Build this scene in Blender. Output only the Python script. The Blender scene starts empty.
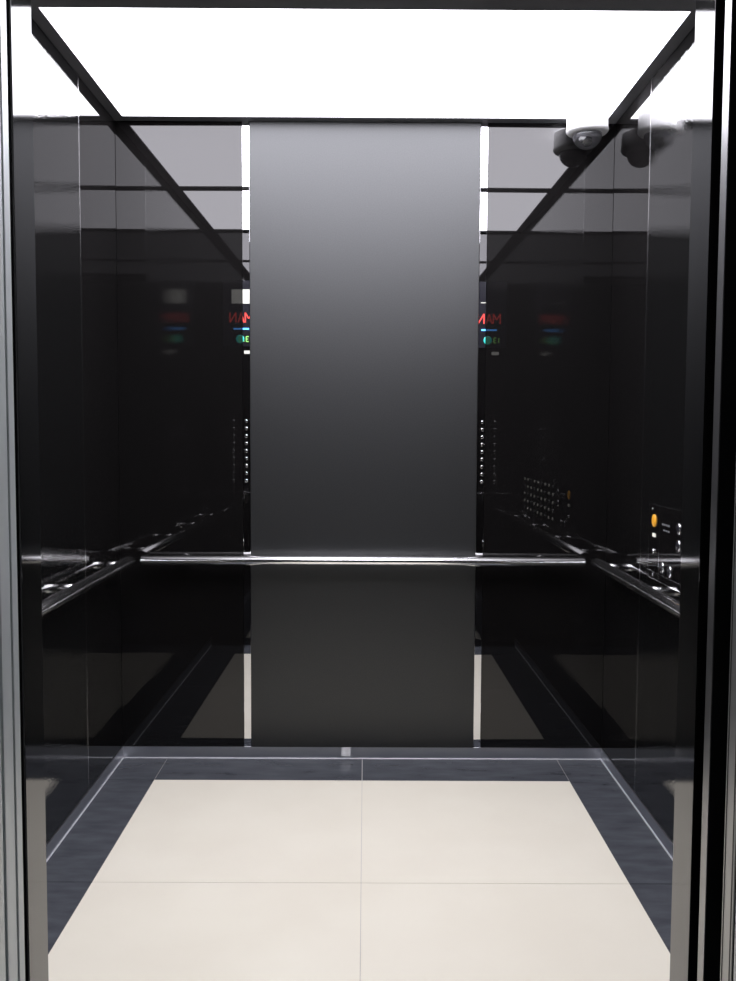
import bpy, bmesh, math, random
from mathutils import Matrix, Vector

# ---------------------------------------------------------------- camera, world, exposure
SC = bpy.context.scene
COL = SC.collection
F, PITCH, YAW, ROLL = 911.6, 0.0639, 0.0031, 0.0049
cy_, sy_ = math.cos(YAW), math.sin(YAW)
cp_, sp_ = math.cos(PITCH), math.sin(PITCH)
cr_, sr_ = math.cos(ROLL), math.sin(ROLL)
r_ = Vector((cy_, -sy_, 0)); h_ = Vector((sy_, cy_, 0)); z_ = Vector((0, 0, 1))
fwd = cp_ * h_ - sp_ * z_; up = sp_ * h_ + cp_ * z_
R2 = cr_ * r_ + sr_ * up; U2 = -sr_ * r_ + cr_ * up
cam = bpy.data.cameras.new('camera')
cam.sensor_fit = 'HORIZONTAL'; cam.sensor_width = 36.0; cam.lens = F * 36.0 / 736.0
cam.clip_start = 0.02
co = bpy.data.objects.new('camera', cam); COL.objects.link(co)
M = Matrix((R2, U2, -fwd)).transposed().to_4x4()
M.translation = Vector((0.0068, 0.0, 1.339))
co.matrix_world = M
SC.camera = co

world = bpy.data.worlds.new('world'); SC.world = world; world.use_nodes = True
bg = world.node_tree.nodes['Background']
bg.inputs[0].default_value = (0.75, 0.9, 0.95, 1); bg.inputs[1].default_value = 0.02
SC.view_settings.view_transform = 'Standard'; SC.view_settings.look = 'None'
SC.view_settings.exposure = 0.0; SC.view_settings.gamma = 1.0; SC.view_settings.use_curve_mapping = False
SC.cycles.max_bounces = 14; SC.cycles.glossy_bounces = 12; SC.cycles.diffuse_bounces = 4
SC.cycles.sample_clamp_indirect = 12.0

LIGHT = 8.0          # radiance of the luminous ceiling

# ---------------------------------------------------------------- dimensions (metres)
W = 0.985            # half width of the cabin
D = 3.672            # back wall
F0, F1 = 1.605, 1.700   # front wall thickness
ZC = 2.556           # ceiling
WJ = 0.601           # half width of the door opening
YS = 3.215           # seam on the side walls
KH = 0.047           # skirting height

# ---------------------------------------------------------------- materials
def mat(name, base, rough=0.5, metal=0.0, ior=1.5, emit=None, es=0.0):
    m = bpy.data.materials.new(name); m.use_nodes = True
    b = m.node_tree.nodes['Principled BSDF']
    b.inputs['Base Color'].default_value = (*base, 1)
    b.inputs['Roughness'].default_value = rough
    b.inputs['Metallic'].default_value = metal
    b.inputs['IOR'].default_value = ior
    if emit:
        b.inputs['Emission Color'].default_value = (*emit, 1); b.inputs['Emission Strength'].default_value = es
    return m

def nd(m, t): return m.node_tree.nodes.new(t)
def lk(m, a, b): m.node_tree.links.new(a, b)

def noise_setup(m, scale, stretch=(1, 1, 1), detail=4):
    tc = nd(m, 'ShaderNodeTexCoord'); mp = nd(m, 'ShaderNodeMapping'); mp.inputs['Scale'].default_value = stretch
    n = nd(m, 'ShaderNodeTexNoise'); n.inputs['Scale'].default_value = scale; n.inputs['Detail'].default_value = detail
    lk(m, tc.outputs['Object'], mp.inputs[0]); lk(m, mp.outputs[0], n.inputs['Vector'])
    return n

def bump(m, src, strength, dist):
    b = nd(m, 'ShaderNodeBump'); b.inputs['Strength'].default_value = strength; b.inputs['Distance'].default_value = dist
    lk(m, src, b.inputs['Height']); lk(m, b.outputs[0], m.node_tree.nodes['Principled BSDF'].inputs['Normal'])

def ramp_color(m, fac, c0, c1, p0=0.3, p1=0.7, sock='Base Color'):
    r = nd(m, 'ShaderNodeValToRGB'); r.color_ramp.elements[0].position = p0; r.color_ramp.elements[1].position = p1
    r.color_ramp.elements[0].color = (*c0, 1); r.color_ramp.elements[1].color = (*c1, 1)
    lk(m, fac, r.inputs[0]); lk(m, r.outputs[0], m.node_tree.nodes['Principled BSDF'].inputs[sock])

BLACK = mat('black_glass', (0.0062, 0.0058, 0.0058), 0.012, 0, 1.56)
n = noise_setup(BLACK, 0.9, detail=1); bump(BLACK, n.outputs[0], 0.15, 0.002)

LINEN = mat('textured_black_panel', (0.006, 0.006, 0.006), 0.03, 0, 1.9)
tc = nd(LINEN, 'ShaderNodeTexCoord'); mp = nd(LINEN, 'ShaderNodeMapping'); mp.inputs['Scale'].default_value = (1, 1, 1.6)
mp.inputs['Rotation'].default_value = (0.6, 0, 0)
v = nd(LINEN, 'ShaderNodeTexVoronoi'); v.inputs['Scale'].default_value = 115
lk(LINEN, tc.outputs['Object'], mp.inputs[0]); lk(LINEN, mp.outputs[0], v.inputs['Vector'])
bump(LINEN, v.outputs['Distance'], 0.22, 0.0006)

JAMB = mat('polished_jamb', (0.002, 0.002, 0.002), 0.05, 0, 1.75)
n = noise_setup(JAMB, 60, (1, 6, 0.02)); bump(JAMB, n.outputs[0], 0.05, 0.001)

SATIN = mat('satin_dark_metal', (0.25, 0.25, 0.265), 0.48, 1.0)
n = noise_setup(SATIN, 220, (1, 1, 1)); ramp_color(SATIN, n.outputs[0], (0.079, 0.081, 0.082), (0.091, 0.093, 0.094))

MIRROR = mat('mirror_strip', (0.82, 0.82, 0.83), 0.008, 1.0)
CHROME = mat('polished_steel', (0.93, 0.93, 0.93), 0.19, 1.0)
SKIRT = mat('skirting_steel', (0.86, 0.87, 0.90), 0.30, 1.0)
STEEL = mat('brushed_steel', (0.52, 0.55, 0.55), 0.34, 1.0)
FRAME = mat('satin_steel_frame', (0.55, 0.58, 0.575), 0.42, 0.45)
DSTEEL = mat('dark_edge_steel', (0.28, 0.28, 0.28), 0.30, 0.9)
n = noise_setup(STEEL, 40, (8, 8, 0.02)); ramp_color(STEEL, n.outputs[0], (0.46, 0.49, 0.49), (0.58, 0.61, 0.61))
DARK = mat('matt_black', (0.006, 0.006, 0.006), 0.6)
DOORFACE = mat('dark_door_steel', (0.10, 0.10, 0.10), 0.3, 1.0)
TRIM = mat('ceiling_frame', (0.15, 0.15, 0.16), 0.35, 0.0, 1.45)
GROUT = mat('grout', (0.42, 0.40, 0.38), 0.8)

GRAN = mat('dark_granite', (0.03, 0.032, 0.038), 0.22, 0, 1.5)
n = noise_setup(GRAN, 7, (1, 3.2, 1), 7); ramp_color(GRAN, n.outputs[0], (0.052, 0.056, 0.065), (0.082, 0.088, 0.099), 0.3, 0.72)
CREAM = mat('cream_tile', (0.30, 0.285, 0.26), 0.16, 0, 1.45)
n = noise_setup(CREAM, 3.2, (1, 1, 1), 5); ramp_color(CREAM, n.outputs[0], (0.745, 0.705, 0.595), (0.77, 0.733, 0.622), 0.35, 0.65)
LUM = mat('luminous_diffuser', (0.8, 0.8, 0.8), 0.5, 0, 1.45, (0.965, 0.945, 1.03), LIGHT)
WHITE = mat('white_plastic', (0.88, 0.88, 0.88), 0.4)
SMOKE = mat('smoked_dome', (0.62, 0.62, 0.64), 0.03, 0, 1.5)
SMOKE.node_tree.nodes['Principled BSDF'].inputs['Transmission Weight'].default_value = 0.97
LENS = mat('lens_black', (0.02, 0.02, 0.025), 0.08)
GREYP = mat('grey_plastic', (0.28, 0.28, 0.3), 0.35)
AMBER = mat('amber_button', (0.75, 0.35, 0.03), 0.3, 0, 1.5, (1.0, 0.5, 0.05), 0.22)
RED = mat('red_led', (0.3, 0.02, 0.02), 0.4, 0, 1.5, (1.0, 0.10, 0.08), 1.3)
BLUE = mat('blue_led', (0.02, 0.1, 0.4), 0.4, 0, 1.5, (0.10, 0.42, 1.0), 4.0)
TEAL = mat('teal_led', (0.02, 0.3, 0.3), 0.4, 0, 1.5, (0.05, 0.75, 0.62), 1.1)
GREEN = mat('green_led', (0.1, 0.3, 0.05), 0.4, 0, 1.5, (0.45, 0.9, 0.25), 1.1)
PALE = mat('pale_label', (0.55, 0.55, 0.50), 0.5, 0, 1.5, (1.0, 0.98, 0.85), 0.5)

# ---------------------------------------------------------------- helpers
def box(bm, x0, x1, y0, y1, z0, z1, mi=0, bev=0.0):
    x0, x1 = min(x0, x1), max(x0, x1); y0, y1 = min(y0, y1), max(y0, y1)
    vs = [bm.verts.new(c) for c in ((x0,y0,z0),(x1,y0,z0),(x1,y1,z0),(x0,y1,z0),(x0,y0,z1),(x1,y0,z1),(x1,y1,z1),(x0,y1,z1))]
    fs = [bm.faces.new([vs[i] for i in q]) for q in ((3,2,1,0),(4,5,6,7),(0,1,5,4),(1,2,6,5),(2,3,7,6),(3,0,4,7))]
    for f in fs: f.material_index = mi
    if bev:
        es = list({e for f in fs for e in f.edges})
        bmesh.ops.bevel(bm, geom=es, offset=bev, segments=2, affect='EDGES', profile=0.5)
    return fs

def tube(bm, pts, rad, seg=20, cap=True):
    """sweep a circle along a polyline with mitred joints"""
    pts = [Vector(p) for p in pts]; rings = []
    t0 = (pts[1] - pts[0]).normalized()
    ref = Vector((0, 0, 1)) if abs(t0.z) < 0.9 else Vector((1, 0, 0))
    for i, p in enumerate(pts):
        a = (p - pts[i-1]).normalized() if i else t0
        b = (pts[i+1] - p).normalized() if i < len(pts) - 1 else a
        t = (a + b).normalized()
        u = ref.cross(t).normalized(); w = t.cross(u)
        k = 1.0 / max(0.4, t.dot(a))
        ring = []
        for s in range(seg):
            an = 2 * math.pi * s / seg
            ring.append(bm.verts.new(p + (u * math.cos(an) * k + w * math.sin(an)) * rad))
        rings.append(ring)
    for a, b in zip(rings, rings[1:]):
        for s in range(seg):
            f = bm.faces.new((a[s], a[(s+1) % seg], b[(s+1) % seg], b[s])); f.smooth = True
    if cap:
        bm.faces.new(rings[0][::-1]); bm.faces.new(rings[-1])

def oval_bar(bm, a, b, n, rw, rh, seg=36):
    u = (b - a).normalized(); L = (b - a).length; rings = []
    for k, sc in ((0, .55), (.0012, .85), (.004, 1), (L - .004, 1), (L - .0012, .85), (L, .55)):
        rings.append([bm.verts.new(a + u * k + (n * math.cos(2*math.pi*s/seg) * (rw - (1-sc)*rh) + Vector((0, 0, 1)) * math.sin(2*math.pi*s/seg) * rh * sc)) for s in range(seg)])
    for p, q in zip(rings, rings[1:]):
        for s in range(seg):
            f = bm.faces.new((p[s], p[(s+1) % seg], q[(s+1) % seg], q[s])); f.smooth = True
    bm.faces.new(rings[0][::-1]); bm.faces.new(rings[-1])

def lathe(bm, prof, centre, axis='z', seg=40, smooth=True):
    """revolve (radius, height) points about an axis through centre"""
    c = Vector(centre); rings = []
    for r, h in prof:
        ring = []
        for s in range(seg):
            an = 2 * math.pi * s / seg; ca, sa = math.cos(an) * r, math.sin(an) * r
            o = {'z': Vector((ca, sa, h)), 'x': Vector((h, ca, sa)), 'y': Vector((sa, h, ca))}[axis]
            ring.append(bm.verts.new(c + o))
        rings.append(ring)
    for a, b in zip(rings, rings[1:]):
        for s in range(seg):
            f = bm.faces.new((a[s], a[(s+1) % seg], b[(s+1) % seg], b[s])); f.smooth = smooth
    bm.faces.new(rings[0][::-1]); bm.faces.new(rings[-1])

def obj(name, bm, mats, parent=None):
    bmesh.ops.recalc_face_normals(bm, faces=bm.faces[:])
    me = bpy.data.meshes.new(name); bm.to_mesh(me); bm.free()
    for m in (mats if isinstance(mats, (list, tuple)) else [mats]): me.materials.append(m)
    o = bpy.data.objects.new(name, me); COL.objects.link(o)
    if parent is not None:
        o.parent = parent
        o.matrix_parent_inverse = Matrix.Translation(-parent.location)
    return o

def struct(name, bm, mats):
    o = obj(name, bm, mats); o['kind'] = 'structure'; return o

def part_box(name, parent, m, *a, bev=0.0):
    bm = bmesh.new(); box(bm, *a, bev=bev); return obj(name, bm, m, parent)

def thing(name, label, cat, loc, group=None):
    o = bpy.data.objects.new(name, None); o.empty_display_size = 0.05; COL.objects.link(o); o.location = loc
    o['label'] = label; o['category'] = cat
    if group: o['group'] = group
    return o

# ---------------------------------------------------------------- unseen fill light, added on the landing to brighten the door frame
def add_fill(x, y, z):
    t = bpy.data.objects.new('unseen_fill_light', None); COL.objects.link(t); t.location = (x, y, z)
    t['label'] = 'added round fill light out of view on the landing, brightening the steel door frame'; t['category'] = 'fill_light'
    bm = bmesh.new(); lathe(bm, [(0.13, 0.0), (0.13, -0.05), (0.11, -0.05), (0.11, -0.02)], (x, y, z), 'z', 32); obj('housing', bm, WHITE, t)
    bm = bmesh.new(); lathe(bm, [(0.105, -0.052), (0.105, -0.056)], (x, y, z), 'z', 32)
    obj('diffuser', bm, mat('fill_light_diffuser', (0.8, 0.8, 0.8), 0.5, 0, 1.45, (0.85, 1.0, 0.97), 60.0), t)
add_fill(1.5, 0.1, 2.7)

# ---------------------------------------------------------------- floor: cream tiles in a dark granite border
bm = bmesh.new()
box(bm, -W, W, F1, D, -0.06, -0.004, 0)
G = 0.0008
YC = 3.433           # rear edge of the cream field
YF = 1.914           # front edge
def tile(x0, x1, y0, y1, mi):
    g = 0.0016 if mi == 1 else G
    box(bm, x0 + g, x1 - g, y0 + g, y1 - g, -0.004, 0.0, mi)
for x0, x1 in ((-0.8, 0.0), (0.0, 0.8)):
    tile(x0, x1, YC - 0.8, YC, 2); tile(x0, x1, YF, YC - 0.8, 2)
    tile(x0, x1, YC, D, 1); tile(x0, x1, F1, YF, 1)
for s in (-1, 1):
    a, b = sorted((s * 0.8, s * W))
    tile(a, b, YC, D, 1); tile(a, b, YC - 0.8, YC, 1); tile(a, b, YF, YC - 0.8, 1); tile(a, b, F1, YF, 1)
struct('floor', bm, [GROUT, GRAN, CREAM])

bm = bmesh.new()      # door sills: two grooved metal strips in front of the floor
for y0, y1 in ((1.425, 1.505), (1.53, 1.70)):
    box(bm, -1.0, 1.0, y0, y1, -0.06, -0.012)
    k = y0 + 0.008
    while k < y1 - 0.01:
        box(bm, -1.0, 1.0, k, k + 0.006, -0.012, -0.001); k += 0.014
struct('trim_1', bm, STEEL)
bm = bmesh.new(); box(bm, -2.2, 2.2, -1.6, 1.42, -0.08, -0.002); struct('floor_lobby', bm, GRAN)

# ---------------------------------------------------------------- ceiling frame
PX, PY1, PY0, PM0, PM1 = 0.942, 3.622, 1.75, 2.635, 2.714
bm = bmesh.new()
ZT = ZC + 0.10
box(bm, -W, -PX, F1, D, ZC, ZT); box(bm, PX, W, F1, D, ZC, ZT)
box(bm, -PX, PX, PY1, D, ZC, ZT); box(bm, -PX, PX, F1, PY0, ZC, ZT); box(bm, -PX, PX, PM0, PM1, ZC, ZT)
box(bm, -W, W, F1, D, ZT, ZT + 0.03)
struct('ceiling', bm, TRIM)
def ceiling_light(y0, y1, label):
    t = thing('ceiling_light', label, 'ceiling light', (0, (y0 + y1) / 2, ZC), 'luminous ceiling panels')
    part_box('diffuser', t, LUM, -PX + 0.001, PX - 0.001, y0 + 0.001, y1 - 0.001, ZC + 0.003, ZC + 0.012)
    part_box('housing', t, WHITE, -PX + 0.004, PX - 0.004, y0 + 0.004, y1 - 0.004, ZC + 0.0125, ZC + 0.09)
ceiling_light(PM1, PY1, 'big glowing white light panel overhead, reaching to the rear wall')
ceiling_light(PY0, PM0, 'glowing white light panel nearer the door, seen mirrored beyond the dark crossbar')

# ---------------------------------------------------------------- back wall
T = 0.03
bm = bmesh.new(); box(bm, -W - T, W + T, D + 0.022, D + 0.05, -0.06, ZT + 0.03)
wb = struct('wall_back', bm, DARK)
S0, S1 = 0.455, 0.485
for s in (-1, 1):
    a, b = sorted((s * (S1 + 0.0012), s * W))
    part_box('glass_panel', wb, BLACK, a, b, D, D + 0.017, KH + .0002, ZC)
    a, b = sorted((s * (S0 + 0.0012), s * (S1 - 0.0002)))
    part_box('mirror_strip', wb, MIRROR, a, b, D - 0.001, D + 0.017, KH + .0002, ZC, bev=0.0006)
part_box('satin_panel', wb, SATIN, -S0, S0, D - 0.0035, D + 0.017, KH + .0002, ZC, bev=0.0012)

def lean(o):          # the mirror and glass panels stand a quarter of a degree off true
    for v in o.data.vertices: v.co.y += max(0.0, abs(v.co.x) - S0) * 0.0072
for o in list(wb.children):
    if 'glass_panel' in o.name or 'mirror_strip' in o.name: lean(o)

# ---------------------------------------------------------------- side walls
for s, nm in ((-1, 'wall_left'), (1, 'wall_right')):
    a, b = sorted((s * (W + 0.018), s * (W + 0.05)))
    bm = bmesh.new(); box(bm, a, b, F0, D + 0.05, -0.06, ZT + 0.03)
    wl = struct(nm, bm, DARK)
    a, b = sorted((s * W, s * (W + 0.017)))
    part_box('glass_panel', wl, BLACK, a, b, YS + 0.003, D, 0.0, ZC, bev=0.0008)
    part_box('textured_panel', wl, LINEN, a, b, F1, YS - 0.003, 0.0, ZC, bev=0.0015)
    a, b = sorted((s * (W - 0.0005), s * (W + 0.017)))
    part_box('joint_strip', wl, CHROME, a, b, YS - 0.0022, YS + 0.0022, 0.0, ZC)

# ---------------------------------------------------------------- front wall (returns and transom) with polished jambs
ZD = 2.30
bm = bmesh.new()
for s in (-1, 1):
    a, b = sorted((s * (WJ + 0.004), s * (W + 0.017)))
    box(bm, a, b, F0 + 0.002, F1, -0.06, ZC, bev=0.0008)
box(bm, -WJ - 0.004, WJ + 0.004, F0 + 0.002, F1, ZD, ZC)
wf = struct('wall_front', bm, BLACK)
for s in (-1, 1):
    a, b = sorted((s * WJ, s * (WJ + 0.004)))
    part_box('jamb_panel', wf, JAMB, a, b, F0, F1 + 0.001, -0.012, ZD, bev=0.0006)

# ---------------------------------------------------------------- skirting with a bright lower edge
def skirt_profile(bm, p0, p1, inward):
    """p0,p1 along the wall, inward = unit vector into the cabin"""
    n = Vector(inward)
    prof = [(0.0, 0.0), (0.0035, 0.0), (0.0035, KH)] + ([(0.0, KH)])
    ra = [bm.verts.new(Vector(p0) + n * a + Vector((0, 0, h))) for a, h in prof]
    rb = [bm.verts.new(Vector(p1) + n * a + Vector((0, 0, h))) for a, h in prof]
    for i in range(len(prof)):
        j = (i + 1) % len(prof); bm.faces.new((ra[i], ra[j], rb[j], rb[i]))
    bm.faces.new(ra); bm.faces.new(rb[::-1])
BEAD = mat('pale_bead', (0.42, 0.43, 0.45), 0.35)
bm = bmesh.new()      # pale bead where the skirting meets the floor
def bead(bm, p0, p1, n):
    p0, p1, n = Vector(p0), Vector(p1), Vector(n) 
    prof = [(0.0035, 0.0), (0.0070, 0.0), (0.0056, 0.0018), (0.0035, 0.0032)]
    ra = [bm.verts.new(p0 + n * a + Vector((0, 0, h))) for a, h in prof]; rb = [bm.verts.new(p1 + n * a + Vector((0, 0, h))) for a, h in prof]
    for i in range(4): bm.faces.new((ra[i], ra[(i + 1) % 4], rb[(i + 1) % 4], rb[i]))
    bm.faces.new(ra); bm.faces.new(rb[::-1])
bead(bm, (-W + .0036, D, 0), (W - .0036, D, 0), (0, -1, 0)); bead(bm, (-W, F1, 0), (-W, D - .0086, 0), (1, 0, 0)); bead(bm, (W, F1, 0), (W, D - .0086, 0), (-1, 0, 0))
struct('trim_7', bm, BEAD)
bm = bmesh.new(); skirt_profile(bm, (-W + .0036, D, 0), (W - .0036, D, 0), (0, -1, 0)); struct('baseboard_back', bm, SKIRT)
bm = bmesh.new(); skirt_profile(bm, (-W, F1, 0), (-W, D, 0), (1, 0, 0)); struct('baseboard_left', bm, SKIRT)
bm = bmesh.new(); skirt_profile(bm, (W, F1, 0), (W, D, 0), (-1, 0, 0)); struct('baseboard_right', bm, SKIRT)

# ---------------------------------------------------------------- doors, posts, landing frame
bm = bmesh.new()      # left closing post: stepped steel profile
X = -WJ
box(bm, X - 0.06, X - 0.001, 1.572, 1.588, -0.01, ZD, bev=0.002)
box(bm, X - 0.06, X + 0.001, 1.556, 1.570, -0.01, ZD, bev=0.002)
box(bm, X - 0.06, X - 0.001, 1.512, 1.554, -0.01, ZD, bev=0.002)
struct('trim_2', bm, FRAME)
bm = bmesh.new(); box(bm, X - 0.06, X - 0.012, 1.588, 1.605, -0.01, ZD); struct('gap_shade_left', bm, DARK)  # black filler standing in for the darkness of the gap behind the post
def door(name, y0, y1, x0, m, lip):
    bm = bmesh.new(); box(bm, x0 + 0.0022, 1.22, y0, y1, 0.004, ZD + 0.02)
    o = struct(name, bm, [DARK])
    part_box('edge_strip', o, m, x0, x0 + 0.002, y0 - 0.0005, y1 + 0.0005, 0.004, ZD + 0.02)
    for k in lip:
        part_box('edge_groove', o, DARK, x0 - 0.0006, x0 - 0.00005, k, k + 0.003, 0.004, ZD)
    return o
door('door_1', 1.536, 1.562, WJ + 0.001, DSTEEL, ())
ESTEEL = mat('edge_steel', (0.36, 0.36, 0.35), 0.34, 0.75)
door('door_2', 1.420, 1.462, WJ + 0.001, ESTEEL, (1.455, 1.425))
bm = bmesh.new(); box(bm, WJ + 0.045, WJ + 0.06, 1.464, 1.532, -0.01, ZD + .1); box(bm, WJ + 0.045, WJ + 0.06, 1.566, 1.603, -0.01, ZD)  # black backing standing in for the shaft's darkness between the door panels
struct('gap_shade_right', bm, DARK)
bm = bmesh.new()      # landing frame of brushed steel round the opening
for s in (-1, 1):
    a, b = sorted((s * (WJ + 0.002), s * (WJ + 0.09)))
    box(bm, a, b, 1.30, 1.415 if s > 0 else 1.505, -0.01, ZD + 0.12, bev=0.003)
box(bm, -WJ - 0.002, WJ + 0.002, 1.30, 1.415, ZD, ZD + 0.12, bev=0.003)
struct('trim_5', bm, FRAME)
PLAS = mat('landing_plaster', (0.35, 0.35, 0.34), 0.8)
bm = bmesh.new()
for s in (-1, 1):
    a, b = sorted((s * (WJ + 0.09), s * 2.2)); box(bm, a, b, 1.31, 1.41, -0.01, 2.9)
box(bm, -WJ - 0.09, WJ + 0.09, 1.31, 1.41, ZD + 0.12, 2.9)
struct('wall_landing', bm, PLAS)
bm = bmesh.new()      # dark header over the doors
box(bm, -1.22, 1.22, 1.415, 1.60, ZD + 0.03, ZD + 0.06); struct('trim_6', bm, DARK)

# ---------------------------------------------------------------- handrails
RR, RZ, RO = 0.0190, 0.8265, 0.060
def rail(name, a, b, n, label, brs):
    a, b, n = Vector(a), Vector(b), Vector(n)
    t = thing(name, label, 'handrail', ((a + b) / 2 - n * RO)[:], 'polished steel handrails')
    u = (b - a).normalized()
    bm = bmesh.new(); oval_bar(bm, a, b, n, 0.024, RR); obj('rail', bm, CHROME, t)
    for k in brs:
        p = a + (b - a) * k
        w = p - n * (RO - 0.0005)
        bm = bmesh.new(); tube(bm, [p, w], 0.0155, 28)
        br = obj('bracket', bm, CHROME, t)
rail('handrail', (-0.885, D - RO, RZ), (0.885, D - RO, RZ), (0, -1, 0), 'long polished steel handrail across the rear wall, in front of the satin panel', (0.09, 0.91))
BK = [(y - 1.76) / (3.585 - 1.76) for y in (1.82, 2.37, 2.94, 3.46)]
rail('handrail', (-W + RO, 1.76, RZ), (-W + RO, 3.585, RZ), (1, 0, 0), 'polished steel handrail running along the left wall', BK)
rail('handrail', (W - RO, 1.76, RZ), (W - RO, 3.585, RZ), (-1, 0, 0), 'polished steel handrail on the right wall, below the button panel', BK)

# ---------------------------------------------------------------- dome camera
cx, cyy = 0.848, 3.558
t = thing('security_camera', 'white ceiling dome security camera with smoked bubble in the rear right corner', 'security camera', (cx, cyy, ZC))
bm = bmesh.new(); lathe(bm, [(0.077, -0.0005), (0.078, -0.056), (0.080, -0.060), (0.079, -0.068), (0.073, -0.075), (0.058, -0.078)], (cx, cyy, ZC), 'z', 56)
obj('housing', bm, WHITE, t)
bm = bmesh.new()
prof = [(0.056 * math.cos(a), -0.0785 - 0.056 * math.sin(a)) for a in [math.radians(k) for k in (0, 10, 20, 30, 40, 50, 60, 70, 80, 88)]]
lathe(bm, prof, (cx, cyy, ZC), 'z', 48); obj('dome', bm, SMOKE, t)
bm = bmesh.new(); lathe(bm, [(0.040, -0.0785), (0.040, -0.089), (0.030, -0.093)], (cx, cyy, ZC), 'z', 32)
inner = obj('camera_module', bm, GREYP, t)
bm = bmesh.new(); lathe(bm, [(0.016, 0.0), (0.016, 0.026), (0.013, 0.028), (0.010, 0.024)], (0, 0, 0), 'z', 28)
bm.transform(Matrix.Translation((cx - 0.004, cyy - 0.008, ZC - 0.091)) @ Matrix.Rotation(math.radians(150), 4, 'X'))
obj('lens', bm, LENS, inner)
bm = bmesh.new(); box(bm, cx - 0.031, cx + 0.002, cyy - 0.028, cyy - 0.012, ZC - 0.105, ZC - 0.094, bev=0.002)
obj('infrared_board', bm, WHITE, inner)

# ---------------------------------------------------------------- side-wall control panel (right wall)
XP = W - 0.004
t = thing('control_panel', 'horizontal black button panel on the right wall above the handrail, with an amber button', 'control panel', (W, 2.55, 0.98))
PYa, PYb, PZa, PZb = 1.86, 3.110, 0.850, 1.100
part_box('faceplate', t, BLACK, XP, W - 0.0002, PYa, PYb, PZa, PZb, bev=0.0008)
# bright rim and the divider line
bm = bmesh.new()
for z in (PZa, PZb, 0.874): box(bm, XP - 0.0006, XP + 0.002, PYa, PYb, z - 0.0009, z + 0.0009)
for y in (PYa, PYb, 3.000): box(bm, XP - 0.0006, XP + 0.002, y - 0.0012, y + 0.0012, PZa, PZb)
obj('rim', bm, CHROME, t)
def rbtn(name, y, z, r, m, depth=0.004, ring=True):
    bm = bmesh.new(); lathe(bm, [(r, 0.0), (r, -depth), (r * .8, -depth - .001), (r * .3, -depth - .0012)], (XP, y, z), 'x', 24)
    b = obj(name, bm, m, t)
    if ring:
        bm = bmesh.new(); lathe(bm, [(r * 1.35, 0.0), (r * 1.35, -0.002), (r * 1.12, -0.0032), (r * 1.02, -0.0032)], (XP, y, z), 'x', 24)
        obj('button_ring', bm, CHROME, b)
    return b
bm = bmesh.new(); lathe(bm, [(0.021, 0.0), (0.021, -0.003), (0.017, -0.0045), (0.006, -0.005)], (XP, 3.052, 1.047), 'x', 28); b = obj('alarm_button', bm, AMBER, t); b['label'] = 'lit amber alarm button'
bm = bmesh.new(); box(bm, XP - 0.002, XP, 3.036, 3.066, 0.992, 1.004); obj('button_label', bm, PALE, t)
bm = bmesh.new(); lathe(bm, [(0.008, 0.0), (0.008, -0.004), (0.003, -0.006)], (XP, 3.050, 0.944), 'x', 20); obj('key_switch', bm, CHROME, t)
for (y, z) in ((3.075, 1.085), (3.060, 0.862)):
    bm = bmesh.new(); lathe(bm, [(0.0035, 0.0), (0.0035, -0.0015), (0.001, -0.002)], (XP, y, z), 'x', 12); obj('screw', bm, CHROME, t)
for (y, z) in ((2.815, 1.043), (2.815, 0.990), (2.965, 0.900), (2.890, 0.898)): rbtn('button', y, z, 0.014, LENS)
bm = bmesh.new()      # small engraved marks beside the buttons
for k in range(4): box(bm, XP - 0.0008, XP, 2.90 + k * 0.020, 2.91 + k * 0.020, 1.040, 1.046)
for k in range(3): box(bm, XP - 0.0008, XP, 2.90 + k * 0.022, 2.912 + k * 0.022, 1.022, 1.027)
obj('engraving', bm, GREYP, t)
for r in range(5):
    for c in range(9): rbtn('button', 1.95 + c * 0.095, 0.900 + r * 0.042, 0.0075, PALE if (r * 7 + c) % 3 else CHROME, 0.003, False)

# ---------------------------------------------------------------- front control panels beside the door (seen in the mirrors)
def glyph(bm, strokes, x, y, z, s, w, mirror):
    for (x0, z0, x1, z1) in strokes:
        p, q = Vector((x0, z0)), Vector((x1, z1)); d = (q - p).normalized(); nn = Vector((-d.y, d.x)) * w / 2 / s
        cs = [p + nn, q + nn, q - nn, p - nn]
        vv = []
        for dy in (0.0, 0.0012):
            vv.append([bm.verts.new((x + mirror * c.x * s, y + dy, z + c.y * s)) for c in cs])
        bm.faces.new(vv[1]); bm.faces.new(vv[0][::-1])
        for i in range(4):
            j = (i + 1) % 4; bm.faces.new((vv[0][i], vv[0][j], vv[1][j], vv[1][i]))
A_ = [(0, 0, .3, 1), (.3, 1, .6, 0), (.12, .35, .48, .35)]
N_ = [(0, 0, 0, 1), (0, 1, .6, 0), (.6, 0, .6, 1)]
M_ = [(0, 0, 0, 1), (0, 1, .35, .4), (.35, .4, .7, 1), (.7, 1, .7, 0)]
O_ = [(0, 0, 0, 1), (0, 1, .5, 1), (.5, 1, .5, 0), (.5, 0, 0, 0)]
T1_ = [(.25, 0, .25, 1)]
T3_ = [(0, 1, .5, 1), (.5, 1, .5, 0), (.5, 0, 0, 0), (0.1, .5, .5, .5)]
DOT = [(.2, 0, .2, .15)]
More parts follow.
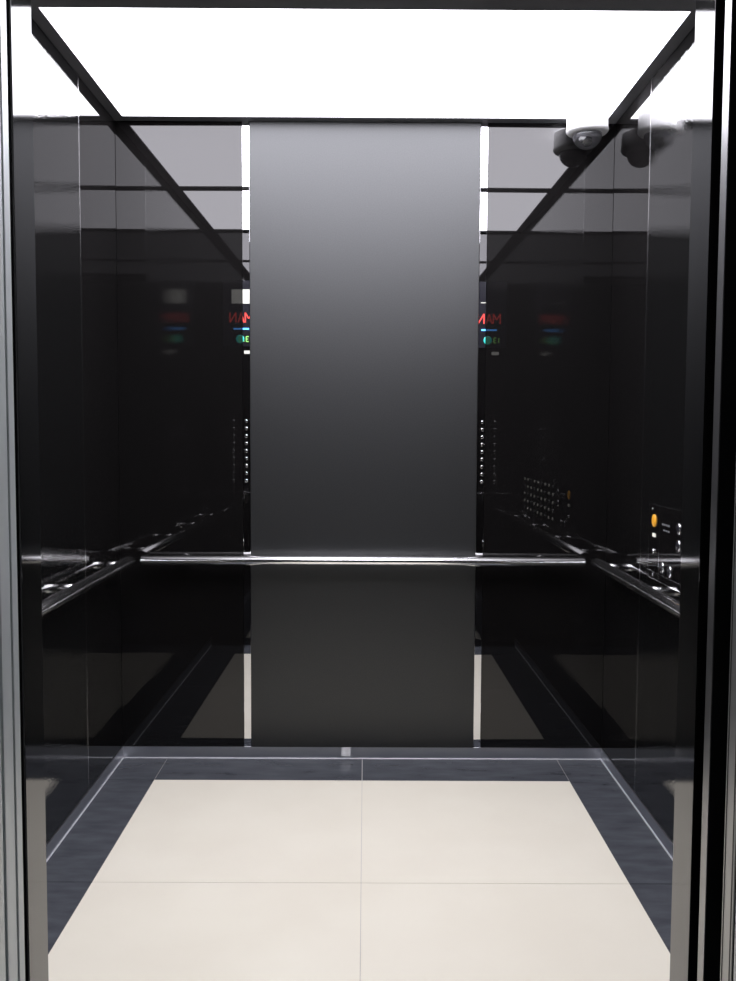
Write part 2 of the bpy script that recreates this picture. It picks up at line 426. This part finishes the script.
def front_panel(s, label):
    xc = s * 0.788; yf = F1 + 0.001
    t = thing('control_panel', label, 'control panel', (xc, F1, 0.965), 'control panels beside the door')
    part_box('faceplate', t, BLACK, xc - 0.155, xc + 0.155, yf, yf + 0.005, 0.968, 2.36, bev=0.0008)
    y = yf + 0.0052
    part_box('bottom_edge', t, CHROME, xc - 0.155, xc + 0.155, yf, yf + 0.007, 0.962, 0.968)
    d = part_box('display', t, LENS, xc - 0.11, xc + 0.11, y - 0.0002, y + 0.0022, 1.86, 2.26)
    y2 = y + 0.0024
    bm = bmesh.new(); box(bm, xc - 0.056, xc + 0.056, y2, y2 + 0.001, 2.120, 2.205) if s < 0 else box(bm, xc - 0.05, xc - 0.02, y2, y2 + 0.001, 2.13, 2.135)
    obj('capacity_label', bm, PALE, d)
    bm = bmesh.new(); x = xc + 0.070
    for g in (M_, A_, N_): glyph(bm, g, x, y2, 2.005, 0.060, 0.008, -1); x -= 0.050
    obj('red_lettering', bm, RED, d)
    bm = bmesh.new(); box(bm, xc - 0.045, xc + 0.05, y2, y2 + 0.001, 1.962, 1.972); obj('blue_bar', bm, BLUE, d)
    bm = bmesh.new(); x = xc + 0.07
    for g in (T1_, T3_, DOT, O_): glyph(bm, g, x, y2, 1.890, 0.030, 0.006, -1); x -= 0.022
    obj('green_digits', bm, GREEN, d)
    bm = bmesh.new(); lathe(bm, [(0.026, 0.0), (0.026, 0.001), (0.016, 0.0012)], (xc - 0.005, y2, 1.905), 'y', 28); obj('floor_indicator', bm, TEAL, d)
    part_box('white_mark', t, PALE, xc + 0.02, xc + 0.065, y, y + 0.0015, 1.815, 1.835)
    for r in range(9):
        for c in (-0.03, 0.05):
            bm = bmesh.new(); zz = 1.035 + r * 0.046
            lathe(bm, [(0.010, 0.0), (0.010, 0.0015), (0.007, 0.0018), (0.003, 0.0019)], (xc + s * c, y - 0.0002, zz), 'y', 18)
            obj('button', bm, CHROME, t)
front_panel(-1, 'tall black control panel left of the door, mirrored beside the left bright strip')
front_panel(1, 'tall black control panel right of the door, mirrored beside the right bright strip')

# ---------------------------------------------------------------- small pale square on the skirting
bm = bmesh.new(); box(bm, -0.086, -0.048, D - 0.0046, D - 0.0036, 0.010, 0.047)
o = obj('pale_square', bm, mat('pale_square_mat', (0.92, 0.92, 0.92), 0.4))
o['label'] = 'small pale square on the steel skirting below the rear satin panel'; o['category'] = 'pale_square'
